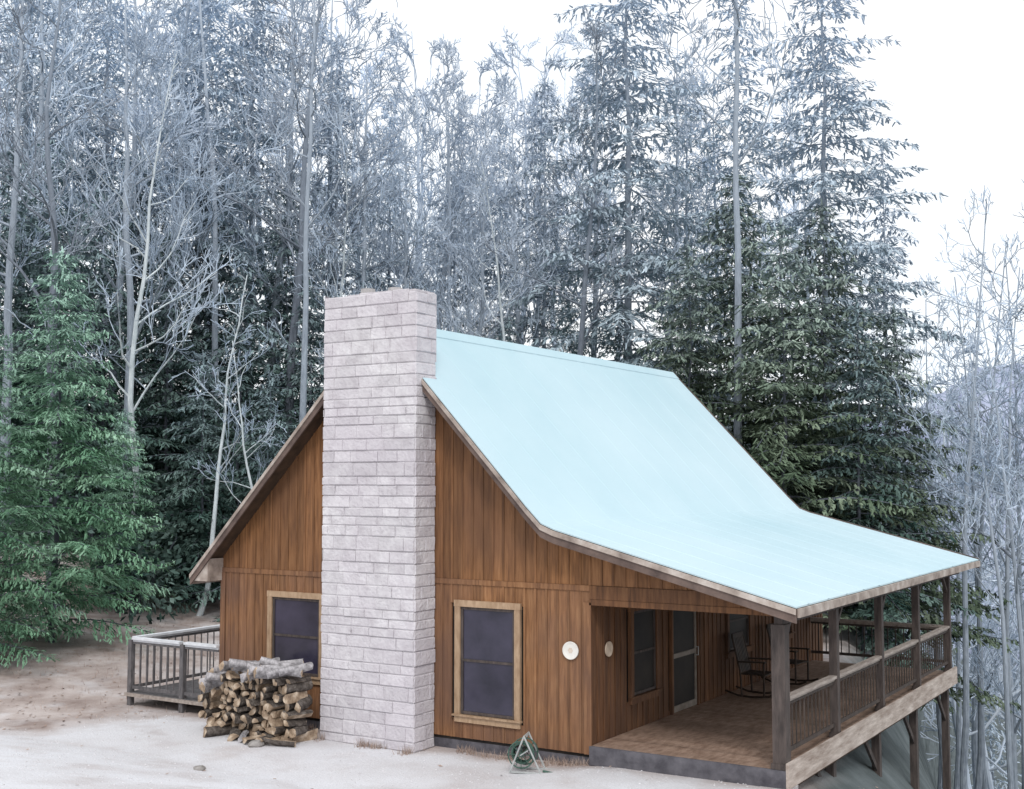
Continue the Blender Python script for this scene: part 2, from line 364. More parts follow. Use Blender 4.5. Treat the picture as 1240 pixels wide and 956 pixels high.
SW=[(18.4,19.5,.5,2.12),(20.0,21.2,.1,2.15),(22.6,23.9,.75,2.1),(25.2,26.4,.75,2.1)]
pw=MB(); y=YF+.04
while y<YB-.03:
    b=min(y+.203,YB-.03); iv=[(-.05,3.05)]
    for (a0,b0,z0,z1) in SW:
        if b>a0+.06 and y<b0-.06: iv=[(-.05,z0+.05),(z1-.05,3.05)]
    for z0,z1 in iv:
        j=random.uniform(-.003,.003); pw.box(XW-.03,XW+j,y+.002,b-.002,z0,z1)
        pw.box(XW+j+.002,XW+.014+j,y-.022,y+.022,z0,z1)
    y=b
sub(pw,'porch_wall',M['siding_porch_shade'],cab)
mb=MB(); mb.box(XL-.01,XW+.01,YF+.035,YF+.2,-1.0,-.052); mb.box(XL-.01,XL+.2,YF+.2,YB,-1.0,-.052); mb.box(XW-.2,XW+.01,YF+.2,YB,-3.5,-.052); mb.box(XL+.2,XW-.2,YB-.2,YB,-2.5,-.052)
sub(mb,'foundation',M['edge'],cab)
def window(x0,x1,z0,z1,side=None,mat=None):
    t=.105
    def B(mb,u0,u1,d0,d1,w0,w1):
        if side is None: mb.box(u0,u1,YF-d1,YF-d0,w0,w1)
        else: mb.box(XW+d0,XW+d1,u0,u1,w0,w1)
    fr=MB(); B(fr,x0,x0+t,-.02,.045,z0+t,z1-t); B(fr,x1-t,x1,-.02,.045,z0+t,z1-t); B(fr,x0-.01,x1+.01,-.02,.05,z1-t,z1); B(fr,x0,x1,-.02,.045,z0,z0+t-.01)
    w=sub(fr,'window',mat or M['trim'],cab)
    s=MB(); B(s,x0-.03,x1+.03,.0,.08,z0+t-.008,z0+t+.02); sub(s,'sill',mat or M['trim'],w)
    s=MB(); a,b,c,d=x0+t+.002,x1-t-.002,z0+t+.028,z1-t-.002; k=.045
    for (u0,u1,w0,w1) in ((a,a+k,c,d),(b-k,b,c,d),(a+k,b-k,c,c+k),(a+k,b-k,d-k,d)): B(s,u0,u1,-.02,.015,w0,w1)
    zm=(c+d)/2; B(s,a+k,b-k,-.02,.012,zm-.02,zm+.02)
    sub(s,'sash',M['post'] ,w)
    for (w0,w1,q) in ((c+k,zm-.02,0),(zm+.02,d-k,.004)):
        p=MB(); B(p,a+k,b-k,-.018+q,-.008+q,w0,w1); sub(p,'pane',M['glass'] if side is None else M['dark'],w)
for (a,b,c,d) in WIN: window(a,b,c,d)
for (a,b,c,d) in (SW[0],SW[2],SW[3]): window(a,b,c,d,side=1,mat=M['siding_porch_shade'])
a,b=20.0,21.2; z0=FZ
dr=MB(); dr.box(XW-.02,XW+.05,a,a+.06,z0,2.09); dr.box(XW-.02,XW+.05,b-.06,b,z0,2.09); dr.box(XW-.02,XW+.055,a-.03,b+.03,2.09,2.15)
door=sub(dr,'door',M['siding_porch_shade'],cab)
s=MB()
for (u0,u1,w0,w1) in ((a+.062,a+.13,z0+.01,2.085),(b-.13,b-.062,z0+.01,2.085),(a+.13,b-.13,z0+.01,z0+.12),(a+.13,b-.13,2.01,2.085),(a+.13,b-.13,1.04,1.12)): s.box(XW-.015,XW+.02,u0,u1,w0,w1)
sub(s,'screen_frame',M['doorpaint'],door)
s=MB(); s.box(XW-.012,XW-.002,a+.13,b-.13,z0+.12,1.04); s.box(XW-.012,XW-.002,a+.13,b-.13,1.12,2.01); sub(s,'screen',M['dark'],door)
s=MB(); s.tube([(XW+.02,b-.1,1.0),(XW+.07,b-.1,1.0),(XW+.07,b-.1,1.15),(XW+.02,b-.1,1.15)],[.01]*4,6); sub(s,'handle',M['metal'],door)
pf=MB(); y=YF
while y<27.75:
    b=min(y+.14,27.75); pf.box(XW+.02,XP+.1,y+.003,b-.003,FZ-.03,FZ); y=b
pfl=sub(pf,'porch_floor',M['floorb'],cab)
s=MB(); s.box(XP+.102,XP+.15,YF-.05,27.8,-.16,.19); sub(s,'rim_board',M['rim'],pfl)
s=MB(); s.box(XW+.0,XP+.10,YF-.05,YF-.003,-.2,FZ-.005); sub(s,'rim_board',M['edge'],pfl)
s=MB(); s.box(XW,XP+.1,27.755,27.8,-.16,FZ-.005); sub(s,'rim_board',M['edge'],pfl)
s=MB()
for k in range(19): s.box(XW+.03,XP+.1,YF+.1+k*.57,YF+.14+k*.57,-.12,FZ-.032)
s.beam((XP-.1,YF,-.22),(XP-.1,27.75,-.22),.14,.18); sub(s,'joists',M['soffit'],pfl)
PY=[17.13,19.65,22.3,24.95,27.66]
for i,yy in enumerate(PY):
    w=.10 if i==0 else .065
    s=MB(); s.box(XP-w,XP+w,yy-w,yy+w,FZ,2.12); s.box(XP-w-.02,XP+w+.02,yy-w-.02,yy+w+.02,FZ,FZ+.08)
    s.beam((XP,yy,1.75),(XP,yy+(.4 if i<4 else -.4),2.13),.06,.06)
    sub(s,'porch_post',M['post'],cab)
    zg=g(XP,yy)
    s=MB(); s.box(XP-.16,XP-.02,yy-.07,yy+.07,zg-.3,-.31)
    if i: s.beam((XP-.09,yy,-.95),(XP-.09,yy-.7,-.33),.05,.09)
    sub(s,'support_post',M['post'],cab)
s=MB(); s.beam((XP,17.06,2.22),(XP,28.7,2.22),.12,.2); sub(s,'eave_beam',M['post'],cab)
s=MB(); s.box(XP-.28,XP+.16,YF-.30,YF+.3,-.7,-.165); sub(s,'corner_pier',M['concrete'],cab)
def railing(p,q,par,name='porch_railing',zb=.2,mr=M['rail'],mbal=M['baluster'],ht=.85,gap=.17):
    p=Vector(p);q=Vector(q);L_=(q-p).length;d=(q-p).normalized()
    s=MB(); z=Vector((0,0,1))
    s.beam(p+z*(zb+ht),q+z*(zb+ht),.12,.045); s.beam(p+z*(zb+ht-.045),q+z*(zb+ht-.045),.04,.04)
    r=sub(s,name,mr,par)
    s=MB(); s.beam(p+z*(zb+.10),q+z*(zb+.10),.035,.06); s.beam(p+z*(zb+ht-.09),q+z*(zb+ht-.09),.03,.04)
    n=int(L_/gap)
    for k in range(1,n):
        c=p+d*(L_*k/n); s.box(c.x-.010,c.x+.010,c.y-.010,c.y+.010,zb+.07,zb+ht-.07)
    sub(s,'balusters',mbal,r)
    return r
for i in range(4):
    w0=.10 if i==0 else .065
    railing((XP,PY[i]+w0,0),(XP,PY[i+1]-.065,0),cab)
railing((XP-.07,27.66,0),(XW+.03,27.66,0),cab)
DX0,DY0,DY1=-19.5,16.95,23.5
s=MB(); y=DY0
while y<DY1:
    b=min(y+.14,DY1); s.box(DX0,XL-.04,y+.003,b-.003,-.03,0.0); y=b
dk=sub(s,'side_deck_floor',M['grey_wood'],cab)
s=MB(); s.box(DX0-.04,XL-.04,DY0-.04,DY0-.002,-.07,-.005); sub(s,'rim_board',M['rail'],dk)
s=MB(); s.box(DX0-.04,DX0-.002,DY0,DY1,-.07,-.005); sub(s,'rim_board',M['rail'],dk)
for (px_,py_) in ((DX0+.05,DY0+.05),(DX0+.05,20.2),(DX0+.05,DY1-.05),(-18.0,DY0+.05)):
    s=MB(); s.box(px_-.05,px_+.05,py_-.05,py_+.05,g(px_,py_)-.2,1.03); sub(s,'side_deck_post',M['grey_wood'],cab)
for (p,q) in (((DX0+.05,DY0+.11,0),(DX0+.05,20.14,0)),((DX0+.05,20.26,0),(DX0+.05,DY1-.1,0)),((DX0+.11,DY0+.05,0),(-18.06,DY0+.05,0)),((-17.94,DY0+.05,0),(XL-.035,DY0+.05,0))):
    railing(p,q,cab,'side_deck_railing',0,M['pale_rail'],M['grey_wood'],1.06,.18)
# chimney
ch=MB(); ch.box(CX0+.008,CX1-.008,CY0+.008,YF-.025,-.9,7.30)
chim=sub(ch,'chimney',M['mortar'],cab)
st=MB(); z=-.6; row=0
while z<7.33:
    hgt=random.choice([.15,.18,.2,.2,.24]); z1=min(z+hgt,7.35)
    if 7.35-z1<.08: z1=7.35
    last=z1>=7.349
    def face_run(u0,u1,mk):
        u=u0-random.uniform(0,.3)
        while u<u1-.02:
            w=random.uniform(.26,.60); a=max(u,u0); b=min(u+w,u1)
            if u1-b<.1: b=u1
            if b-a>.05: mk(a,b)
            u=b
    def blk(fn,a,b):
        o=random.uniform(0,.020); gq=.003; zt=z1+(random.uniform(-.02,.07) if last else random.uniform(-.004,.0)); A,B_,C_,D_=a+gq*.3,b-gq*.3,z+gq,zt-gq; e=.010
        r=random.uniform
        pts=[(A,C_,0),(B_,C_,0),(B_,D_,0),(A,D_,0),(A+e*.5+r(0,.008),C_+e+r(0,.006),1),(B_-e*.5-r(0,.008),C_+e+r(0,.006),1),(B_-e*.5-r(0,.008),D_-e-r(0,.010),1),(A+e*.5+r(0,.008),D_-e-r(0,.008),1)]
        st.add([fn(u,w,k*(.011+o+r(-.006,.006))) for u,w,k in pts],[(4,5,6,7),(0,1,5,4),(1,2,6,5),(2,3,7,6),(3,0,4,7)])
    face_run(CX0,CX1,lambda a,b:blk(lambda u,w,k:(u,CY0+.006-k,w),a,b))
    face_run(CY0,YF-.03,lambda a,b:blk(lambda u,w,k:(CX1-.006+k,u,w),a,b))
    face_run(CY0,YF-.03,lambda a,b:blk(lambda u,w,k:(CX0+.006-k,YF-.03+CY0-u,w),a,b))
    z=z1; row+=1
st.box(CX0,CX1,YF-.024,YF-.005,6.2,7.36)
x=CX0+.01
while x<CX1-.05:
    b=min(x+random.uniform(.25,.5),CX1-.01); st.box(x,b-.01,CY0+.012,YF-.03,7.301,7.35+random.uniform(.0,.06)); x=b
sub(st,'stone_facing',M['stone'],chim)
for k,(xx,hh) in enumerate(((-13.35,.09),(-12.75,.06))):
    s=MB(); s.tube([(xx,16.75,7.33),(xx,16.75,7.43+hh)],[.14,.13],10); sub(s,'flue',M['concrete'],chim)
# ---------------------------------------------------------------- things near the cabin
def plate(loc,axis,label,r=.14,m=M['white'],mm=M['tan']):
    s=MB(); pr=[(.62*r,.014),(.68*r,.015),(.95*r,.024),(r,.022),(r,.0)]
    e=empty('wall_plate',loc,label,'plate'); n=28; vs=[];fs=[]
    def P(rr,a,h):
        u,w=rr*math.cos(a),rr*math.sin(a)
        return (u,-h,w) if axis=='y' else (h,u,w)
    for (rr,hh) in pr:
        for k in range(n): vs.append(P(rr,2*math.pi*k/n,hh))
    for i in range(len(pr)-1):
        for k in range(n): fs.append((i*n+k,i*n+(k+1)%n,(i+1)*n+(k+1)%n,(i+1)*n+k))
    fs.append(tuple(range(n))); s.add(vs,fs); s.build('dish',m,e)
    s=MB(); vs=[P(.3*r*(1+.12*math.cos(6*2*math.pi*k/36)),2*math.pi*k/36,.018) for k in range(36)]; s.add(vs,[tuple(range(36))]); s.build('motif',mm,e)
plate((-9.47,YF-.025,1.52),'y','round white plate hanging on the front wall beside the porch')
plate((XW+.022,17.62,1.50),'x','pale tan round plate just inside the porch on its side wall',.12,M['paleplate'],M['paleplate'])
def rocker():
    e=empty('rocking_chair',(0,0,0),'','chair')
    s=MB(); 
    for k in range(6): s.box(-.24+k*.082,-.24+k*.082+.07,-.26,.26,.42,.445)
    s.build('seat',M['chair'],e)
    s=MB()
    for k in range(7): s.beam((-.24,-.21+k*.07,.45),(-.40,-.21+k*.07,1.12),.045,.015,(1,0,0))
    s.beam((-.405,-.27,1.13),(-.405,.27,1.13),.03,.09); s.build('backrest',M['chair'],e)
    for sd in (-1,1):
        s=MB(); s.tube([(-.55,sd*.27,.10),(-.3,sd*.27,.03),(0,sd*.27,.02),(.3,sd*.27,.05),(.45,sd*.27,.10)],[.02]*5,6); s.build('rocker',M['chair'],e)
        s=MB(); s.beam((-.28,sd*.27,.66),(.26,sd*.27,.68),.07,.025); s.build('armrest',M['chair'],e)
        s=MB(); s.tube([(.22,sd*.27,.04),(.22,sd*.27,.67)],[.02,.02],6); s.build('leg',M['chair'],e)
        s=MB(); s.tube([(-.22,sd*.27,.03),(-.25,sd*.27,.5),(-.40,sd*.27,1.12)],[.02]*3,6); s.build('leg',M['chair'],e)
    return e
rk=rocker(); rk.location=(-8.5,22.6,FZ); rk['label']='dark wooden rocking chair on the porch nearer the screen door'; rk['group']='rocking chairs on the porch'
dup(rk,(-8.45,24.4,FZ),R(-8),1,'dark wooden rocking chair farther back on the porch','rocking chairs on the porch')
hx,hy=-9.85,16.3; hz=g(hx,hy)
hr=empty('hose_reel_cart',(hx,hy,hz),'small dark green hose reel on grey splayed legs standing by the front wall','hose reel',rz=R(18))
s=MB()
for sd in (-.16,.16):
    s.tube([(-.22,sd,.02),(0,sd,.56)],[.014,.014],6); s.tube([(.26,sd,.02),(0,sd,.56)],[.014,.014],6); s.tube([(-.2,sd,.02),(.45,sd,.02)],[.014,.014],6)
s.tube([(0,-.17,.56),(0,.17,.56)],[.013,.013],6); s.build('frame',M['metal'],hr)
s=MB(); pts=[];n=150
for k in range(n):
    a=k/n*2*math.pi*9; rr=.15+.012*math.sin(k*.37); pts.append((-.05+rr*math.cos(a),-.11+.22*k/n,.28+rr*math.sin(a)))
s.tube(pts,[.016]*n,6); s.build('hose',M['greenplastic'],hr)
def ringt(mb,y,r):
    pts=[(-.05+r*math.cos(2*math.pi*k/20),y,.28+r*math.sin(2*math.pi*k/20)) for k in range(21)]; mb.tube(pts,[.011]*21,5,False)
    for k in range(4): a=math.pi*k/4; mb.tube([(-.05-r*math.cos(a),y,.28-r*math.sin(a)),(-.05+r*math.cos(a),y,.28+r*math.sin(a))],[.007,.007],5)
s=MB(); ringt(s,-.135,.20); ringt(s,.135,.20); s.tube([(-.05,-.17,.28),(-.05,.17,.28)],[.03,.03],10); s.build('drum',M['greenplastic'],hr)
s=MB(); s.tube([(.28,-.1,.05),(.5,-.12,.02),(.85,-.02,.018),(.72,.12,.018),(.45,.05,.018)],[.018]*5,6); s.build('hose_end',M['greenplastic'],hr)
s=MB(); s.tube([(-.05,-.16,.28),(-.05,-.19,.28),(.07,-.19,.36),(.07,-.25,.36)],[.01]*4,6); s.build('crank',M['metal'],hr)
# firewood
def log_mesh(kind,r,Ln,seed,mats):
    rnd=random.Random(seed); prof=[]
    if kind=='round':
        for k in range(10): a=2*math.pi*k/10; prof.append((r*math.cos(a)*rnd.uniform(.88,1.06),r*math.sin(a)*rnd.uniform(.88,1.06),0))
    else:
        span=math.pi*(1.0 if kind=='half' else .6); rr=r*(1.15 if kind=='half' else 1.5); a0=-span/2
        for k in range(7): a=a0+span*k/6; prof.append((rr*math.cos(a)-rr*.45,rr*math.sin(a)*rnd.uniform(.93,1.05),0))
        if kind!='half': prof.append((-rr*.45,rnd.uniform(-.01,.01),1))
    n=len(prof); vs=[]
    for yy in (-Ln/2,-Ln/6,Ln/6,Ln/2):
        jx,jz=rnd.uniform(-.012,.012),rnd.uniform(-.012,.012)
        for (u,w,_) in prof: vs.append((u+jx,yy+(rnd.uniform(-.015,.015) if abs(yy)==Ln/2 else 0),w+jz))
    fs=[];ms=[]
    for i in range(3):
        for k in range(n):
            k2=(k+1)%n; fs.append((i*n+k,i*n+k2,(i+1)*n+k2,(i+1)*n+k))
            ms.append(0 if kind=='round' or k<6 else 1)
    fs.append(tuple(reversed(range(n)))); fs.append(tuple(3*n+k for k in range(n))); ms+=[1,1]
    me=bpy.data.meshes.new('firewood_log'); me.from_pydata(vs,[],fs)
    for m in mats: me.materials.append(m)
    me.polygons.foreach_set('material_index',ms); me.update(); return me
variants=[log_mesh(random.choice(['half','half','wedge','wedge','wedge','round']),random.uniform(.06,.10),random.uniform(.42,.55),i,[M['bark'],M['endwood']]) for i in range(18)]
wv=[log_mesh(random.choice(['half','wedge']),random.uniform(.05,.09),random.uniform(.5,.8),50+i,[M['weather_log'],M['endwood'] if i%2==0 else M['weather_log']]) for i in range(8)]
def put_log(me,loc,rot,label,group):
    o=bpy.data.objects.new('firewood_log',me); col.objects.link(o); o.location=loc; o.rotation_euler=rot; tag(o,label,'log',group)
nrow=8; GZ=g(-15.2,16.1)
for j in range(nrow):
    z=GZ+.07+j*.135
    x=-16.16+(.06 if j%2 else 0)+[0,-.05,-.07,-.06,-.02,.08,.22,.45][j]; x1=-14.12
    while x<x1:
        lab,gr=(('split firewood log in the bottom row of the woodpile left of the chimney','bottom row of the woodpile') if j==0 else
                ('split firewood log in the upper rows of the woodpile, under the loose logs','upper rows of the woodpile') if j>=nrow-2 else
                ('split firewood log in the middle rows of the woodpile left of the chimney','middle rows of the woodpile'))
        put_log(random.choice(variants),(x+random.uniform(-.02,.02),16.05+random.uniform(-.12,.10),z+random.uniform(-.02,.02)),(random.uniform(-.15,.12),random.uniform(0,6.28),random.uniform(-.3,.35)),lab,gr)
        x+=random.uniform(.135,.17)
for k in range(36):
    u=random.random(); x=-15.98+1.83*u
    hgt=[.98,1.10,1.17,1.20,1.20,1.17][int(u*5.99)]
    put_log(random.choice(wv),(x,15.98+random.uniform(-.2,.2),GZ+hgt+random.uniform(-.06,.08)),(random.uniform(-.25,.25),random.uniform(-.3,.3),random.uniform(-1.3,.2)),'grey weathered log lying loose across the top of the woodpile','loose logs on top of the woodpile')
for k in range(6):
    x=-15.7+k*.28+random.uniform(-.1,.1); y=15.68+random.uniform(-.08,.06)
    put_log(random.choice(variants+wv),(x,y,g(x,y)+.07),(random.uniform(-.1,.1),random.uniform(0,6),random.uniform(-1.4,1.4)),'split firewood log lying on the ground in front of the woodpile','logs fallen in front of the woodpile')
def rock(x,y,r,label,group=None):
    bm=bmesh.new(); bmesh.ops.create_icosphere(bm,subdivisions=2,radius=r)
    for v in bm.verts:
        v.co*=1+.35*noise.noise(v.co*(2/r)+Vector((x,y,0))); v.co.z*=.6
    me=bpy.data.meshes.new('rock'); bm.to_mesh(me); bm.free(); me.materials.append(M['rock'])
    o=bpy.data.objects.new('rock',me); col.objects.link(o); o.location=(x,y,g(x,y)+r*.2); tag(o,label,'rock',group)
rock(-13.75,13.35,.09,'small dark rock alone on the pale gravel drive')
rock(-14.6,15.45,.14,'grey rock at the right foot of the woodpile near the chimney')
# ---------------------------------------------------------------- trees
def rv(rnd,s): return Vector((rnd.uniform(-s,s),rnd.uniform(-s,s),rnd.uniform(-s,s)))
def bare_proto(seed,H,mt,mc,lo_=.32,wob=.25,dens=1.,r0=.0085,lean=0,minr=.010,l2=(6,5,3)):
    rnd=random.Random(seed)
    T=MB();C=MB()
    pts=[];rs=[];p=Vector((0,0,-.3));n=14; d=Vector((lean,0,1)).normalized()
    for i in range(n+1):
        f=i/n; pts.append(p.copy()); rs.append(max(H*r0*(1-f)**.85,.02)*(1.35 if i==0 else 1))
        d=(d+Vector((rnd.uniform(-wob,wob),rnd.uniform(-wob,wob),0))*.35+Vector((0,0,.25))).normalized(); p=p+d*H/n
    T.tube(pts,rs,8,False)
    def grow(p,d,L_,r,lev):
        ns={1:5,2:4,3:3}.get(lev,2)
        P=[p.copy()];q=p.copy();dd=d.copy();D=[dd.copy()]
        for i in range(ns):
            dd=(dd+rv(rnd,.36)+Vector((0,0,.08))).normalized(); q=q+dd*L_/ns; P.append(q.copy());D.append(dd.copy())
        rr=[max(r*(1-.75*i/ns),minr) for i in range(ns+1)]
        (T if lev==1 else C).tube(P,rr,5 if lev==1 else 3,False)
        if lev>=4: return
        nk=l2[lev-1]; nk=max(2,int(nk*dens*rnd.uniform(.8,1.2)))
        for k in range(nk):
            f=rnd.uniform(.25,1.0); i=min(int(f*ns),ns-1); fr=f*ns-i
            b=P[i].lerp(P[i+1],fr); nd=(D[i]+rv(rnd,.85)+Vector((0,0,.15))).normalized()
            grow(b,nd,L_*rnd.uniform(.38,.62),max(r*(1-.75*f)*.6,minr),lev+1)
    nb=int(17*dens)
    for k in range(nb):
        f=lo_+(1-lo_)*(k+rnd.random())/nb; f=min(f,.985); i=int(f*n); b=pts[i].lerp(pts[i+1],f*n-i)
        a=rnd.uniform(0,6.28); el=rnd.uniform(.45,1.2)
        d=Vector((math.cos(a),math.sin(a),el)).normalized()
        grow(b,d,H*.22*(1.15-f)*rnd.uniform(.7,1.2)+.4,max(rs[i]*.45,.02),1)
    e=empty('bare_tree',(0,0,-200),'','tree')
    T.build('trunk',mt,e); C.build('crown',mc,e); return e
def conifer_proto(seed,H,mt,mn,maxR,lo_=.12,nb=95,droop=.35,irr=.4,dens=1,name='hemlock_tree',nl=.2,nw=.025,per=3,powr=.75,stepj=.2):
    rnd=random.Random(seed); T=MB();C=MB()
    n=10; pts=[];rs=[]
    for i in range(n+1):
        f=i/n; pts.append(Vector((rnd.uniform(-.08,.08),rnd.uniform(-.08,.08),-.3+(H+.3)*f))); rs.append(max(H*.008*(1-f),.02))
    T.tube(pts,rs,8,False)
    vs=C.v;fs=C.f
    def needle(p,d,w,l):
        sd=d.cross(Vector((0,0,1))); 
        if sd.length<.1: sd=Vector((1,0,0))
        sd=(sd.normalized()+rv(rnd,.5)).normalized()*w
        o=len(vs); vs.append(tuple(p-sd)); vs.append(tuple(p+sd)); vs.append(tuple(p+d*l+sd*.5)); vs.append(tuple(p+d*l*.8-sd*.8)); fs.append((o,o+1,o+2,o+3)); C.m.append(0)
    for k in range(nb):
        f=lo_+(1-lo_)*((k+rnd.random())/nb)**.95; f=min(f,.99)
        b=Vector((0,0,H*f)); a=k*2.4+rnd.uniform(-.5,.5)
        L_=(maxR*((1-f)**powr)*rnd.uniform(1-irr,1+irr*.4)+.25)
        if rnd.random()<.1: L_*=.4
        d=Vector((math.cos(a),math.sin(a),rnd.uniform(-.05,.4)))
        d.normalize(); ns=max(3,int(L_/.5)); P=[b.copy()]; q=b.copy(); dd=d.copy()
        for i in range(ns):
            dd=(dd+Vector((0,0,-droop/ns))+rv(rnd,.06)).normalized(); q=q+dd*L_/ns; P.append(q.copy())
        T.tube(P,[max(.010,.008*L_*(1-i/ns)+.006) for i in range(ns+1)],3,False)
        stp=.28/dens; s_=.10*L_
        while s_<L_:
            fi=s_/L_*ns; i=min(int(fi),ns-1); c=P[i].lerp(P[i+1],fi-i); ax=(P[i+1]-P[i]).normalized()
            sd=ax.cross(Vector((0,0,1))).normalized()
            for sg in (-1,1):
                ll=.36*(L_-s_)+.22; ll=min(ll,1.3)*rnd.uniform(.6,1.15)
                td=(sd*sg+ax*.6+Vector((0,0,rnd.uniform(-.5,.1)))).normalized(); m_=max(1,int(ll/stepj+.5))
                for j in range(m_):
                    pp=c+td*ll*(j/m_)+Vector((0,0,-.14*(j/m_)**2))
                    for z_ in range(per):
                        needle(pp+rv(rnd,.06)+td*stepj*z_/per,(td+rv(rnd,.55)+Vector((0,0,-.35))).normalized(),nw*rnd.uniform(.7,1.3),nl*rnd.uniform(.6,1.3))
            s_+=stp
    for j in range(20): needle(Vector((0,0,H-.9+j*.045)),(rv(rnd,.6)+Vector((0,0,.7))).normalized(),.03,.22)
    e=empty(name,(0,0,-200),'','tree')
    T.build('trunk',mt,e); C.build('crown',mn,e); return e
def shrub_proto(seed,mn):
    rnd=random.Random(seed); T=MB();C=MB()
    lobes=[(Vector((rnd.uniform(-1.1,1.1),rnd.uniform(-1.1,1.1),rnd.uniform(.7,2.2))),rnd.uniform(.5,.95)) for _ in range(9)]
    for c,r in lobes:
        T.tube([(c.x*.1,c.y*.1,-.2),(c.x*.5,c.y*.5,c.z*.5),tuple(c)],[.05,.035,.015],5,False)
        for k in range(260):
            d=rv(rnd,1).normalized(); p=c+d*r*(rnd.random()**.35); p.z=max(p.z,.05)
            t=(d+rv(rnd,.8)).normalized(); s_=t.cross(rv(rnd,1)).normalized()*.055; l=rnd.uniform(.14,.24)
            o=len(C.v); C.v+=[tuple(p),tuple(p+t*l*.5+s_),tuple(p+t*l+Vector((0,0,-.03))),tuple(p+t*l*.5-s_)]; C.f.append((o,o+1,o+2,o+3)); C.m.append(0)
    e=empty('rhododendron_shrub',(0,0,-200),'','shrub')
    T.build('stems',M['bark_dark'],e); C.build('foliage',mn,e); return e
BT={'a':bare_proto(1,22,M['bark_mid'],M['twig_hazed'],minr=.014),
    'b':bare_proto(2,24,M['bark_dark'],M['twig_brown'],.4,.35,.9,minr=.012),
    'c':bare_proto(3,20,M['bark_pale'],M['twig_hazed'],.3,.45,.9,.007,minr=.013),
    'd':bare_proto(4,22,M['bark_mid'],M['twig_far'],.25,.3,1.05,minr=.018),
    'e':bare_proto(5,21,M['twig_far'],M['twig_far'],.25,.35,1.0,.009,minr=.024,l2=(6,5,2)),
    'f':bare_proto(6,11,M['bark_pale'],M['twig_hazed'],.35,.7,.6,.008,.25),
    'g':bare_proto(8,24,M['bark_mid'],M['twig_hazed'],.5,.2,.7,.006,minr=.013)}
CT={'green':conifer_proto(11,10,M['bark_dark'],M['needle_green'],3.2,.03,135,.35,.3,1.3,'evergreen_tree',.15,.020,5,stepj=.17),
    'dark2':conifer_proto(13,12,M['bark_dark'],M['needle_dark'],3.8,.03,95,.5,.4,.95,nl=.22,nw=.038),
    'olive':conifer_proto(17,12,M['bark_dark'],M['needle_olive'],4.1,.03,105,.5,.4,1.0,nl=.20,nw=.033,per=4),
    'hazed':conifer_proto(14,26,M['bark_mid'],M['needle_hazed'],5.6,.10,135,.6,.4,.85,nl=.26,nw=.040,powr=.6,stepj=.22),
    'hazed2':conifer_proto(15,24,M['bark_mid'],M['needle_hazed'],4.6,.15,105,.5,.45,.8,nl=.26,nw=.040,powr=.55,stepj=.22),
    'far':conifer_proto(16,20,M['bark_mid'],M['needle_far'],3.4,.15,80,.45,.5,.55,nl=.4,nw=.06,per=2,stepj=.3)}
SH=[shrub_proto(31,M['rhodo']),shrub_proto(32,M['rhodo'])]
def put(proto,px,t,sc=1,label='',group=None,rz=None,sink=.1):
    a=(px-620)/1484; x,y=bear(a,t)
    return dup(proto,(x,y,g(x,y)-sink),random.uniform(0,6.28) if rz is None else rz,sc,label,group)
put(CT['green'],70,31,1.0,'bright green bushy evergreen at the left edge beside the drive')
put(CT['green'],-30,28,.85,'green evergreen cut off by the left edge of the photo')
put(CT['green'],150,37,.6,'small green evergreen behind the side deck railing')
put(CT['hazed'],762,44,1.0,'tall haze-tinted hemlock standing behind the middle of the roof ridge')
put(CT['hazed'],1005,43,.98,'tallest broad hemlock behind the right end of the cabin')
put(CT['hazed2'],1075,46,.80,'haze-tinted hemlock at the right edge of the evergreens behind the porch')
put(CT['hazed2'],895,50,.95,'tall thin hemlock between the two broad hemlocks')
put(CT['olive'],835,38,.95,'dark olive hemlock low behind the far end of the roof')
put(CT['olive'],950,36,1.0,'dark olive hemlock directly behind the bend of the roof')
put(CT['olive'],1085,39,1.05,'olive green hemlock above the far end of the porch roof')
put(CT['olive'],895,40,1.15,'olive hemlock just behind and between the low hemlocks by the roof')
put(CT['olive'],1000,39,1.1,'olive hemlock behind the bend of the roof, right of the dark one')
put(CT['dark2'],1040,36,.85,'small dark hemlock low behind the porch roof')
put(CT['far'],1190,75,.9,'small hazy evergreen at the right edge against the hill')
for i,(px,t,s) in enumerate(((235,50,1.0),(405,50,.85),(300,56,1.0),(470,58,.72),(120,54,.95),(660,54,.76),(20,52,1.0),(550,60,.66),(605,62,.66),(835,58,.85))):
    put(CT['hazed2'] if i%2 else CT['hazed'],px,t,s,'haze-tinted hemlock among the bare trees on the slope behind the cabin','haze-tinted hemlocks on the slope')
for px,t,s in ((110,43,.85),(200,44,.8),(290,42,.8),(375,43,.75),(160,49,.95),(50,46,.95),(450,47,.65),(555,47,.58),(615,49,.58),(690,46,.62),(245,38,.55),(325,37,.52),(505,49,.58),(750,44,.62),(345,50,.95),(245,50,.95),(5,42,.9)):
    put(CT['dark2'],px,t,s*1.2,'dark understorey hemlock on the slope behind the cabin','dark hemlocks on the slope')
put(BT['c'],172,39,.9,'thin white-barked tree in front of the dark evergreens on the left')
put(BT['f'],240,36.5,1.0,'pale slender leaning tree left of the cabin roof',rz=.2)
put(BT['f'],335,36,.8,'short pale crooked tree just above the left roof slope',rz=2.5)
put(BT['b'],350,43,1.05,'dark straight-trunked bare tree rising left of the chimney')
put(BT['g'],372,40,1.0,'slim pale grey bare tree directly left of the chimney')
put(BT['b'],690,42,.80,'dark crooked bare tree rising behind the roof ridge',rz=1.0)
put(BT['g'],903,38,1.12,'tall straight bare trunk behind the right part of the roof',rz=2.0)
put(BT['b'],75,36,.9,'dark many-limbed bare tree above the green evergreen',rz=3.0)
put(BT['c'],600,47,.76,'pale slender bare tree between chimney and the dark crooked tree')
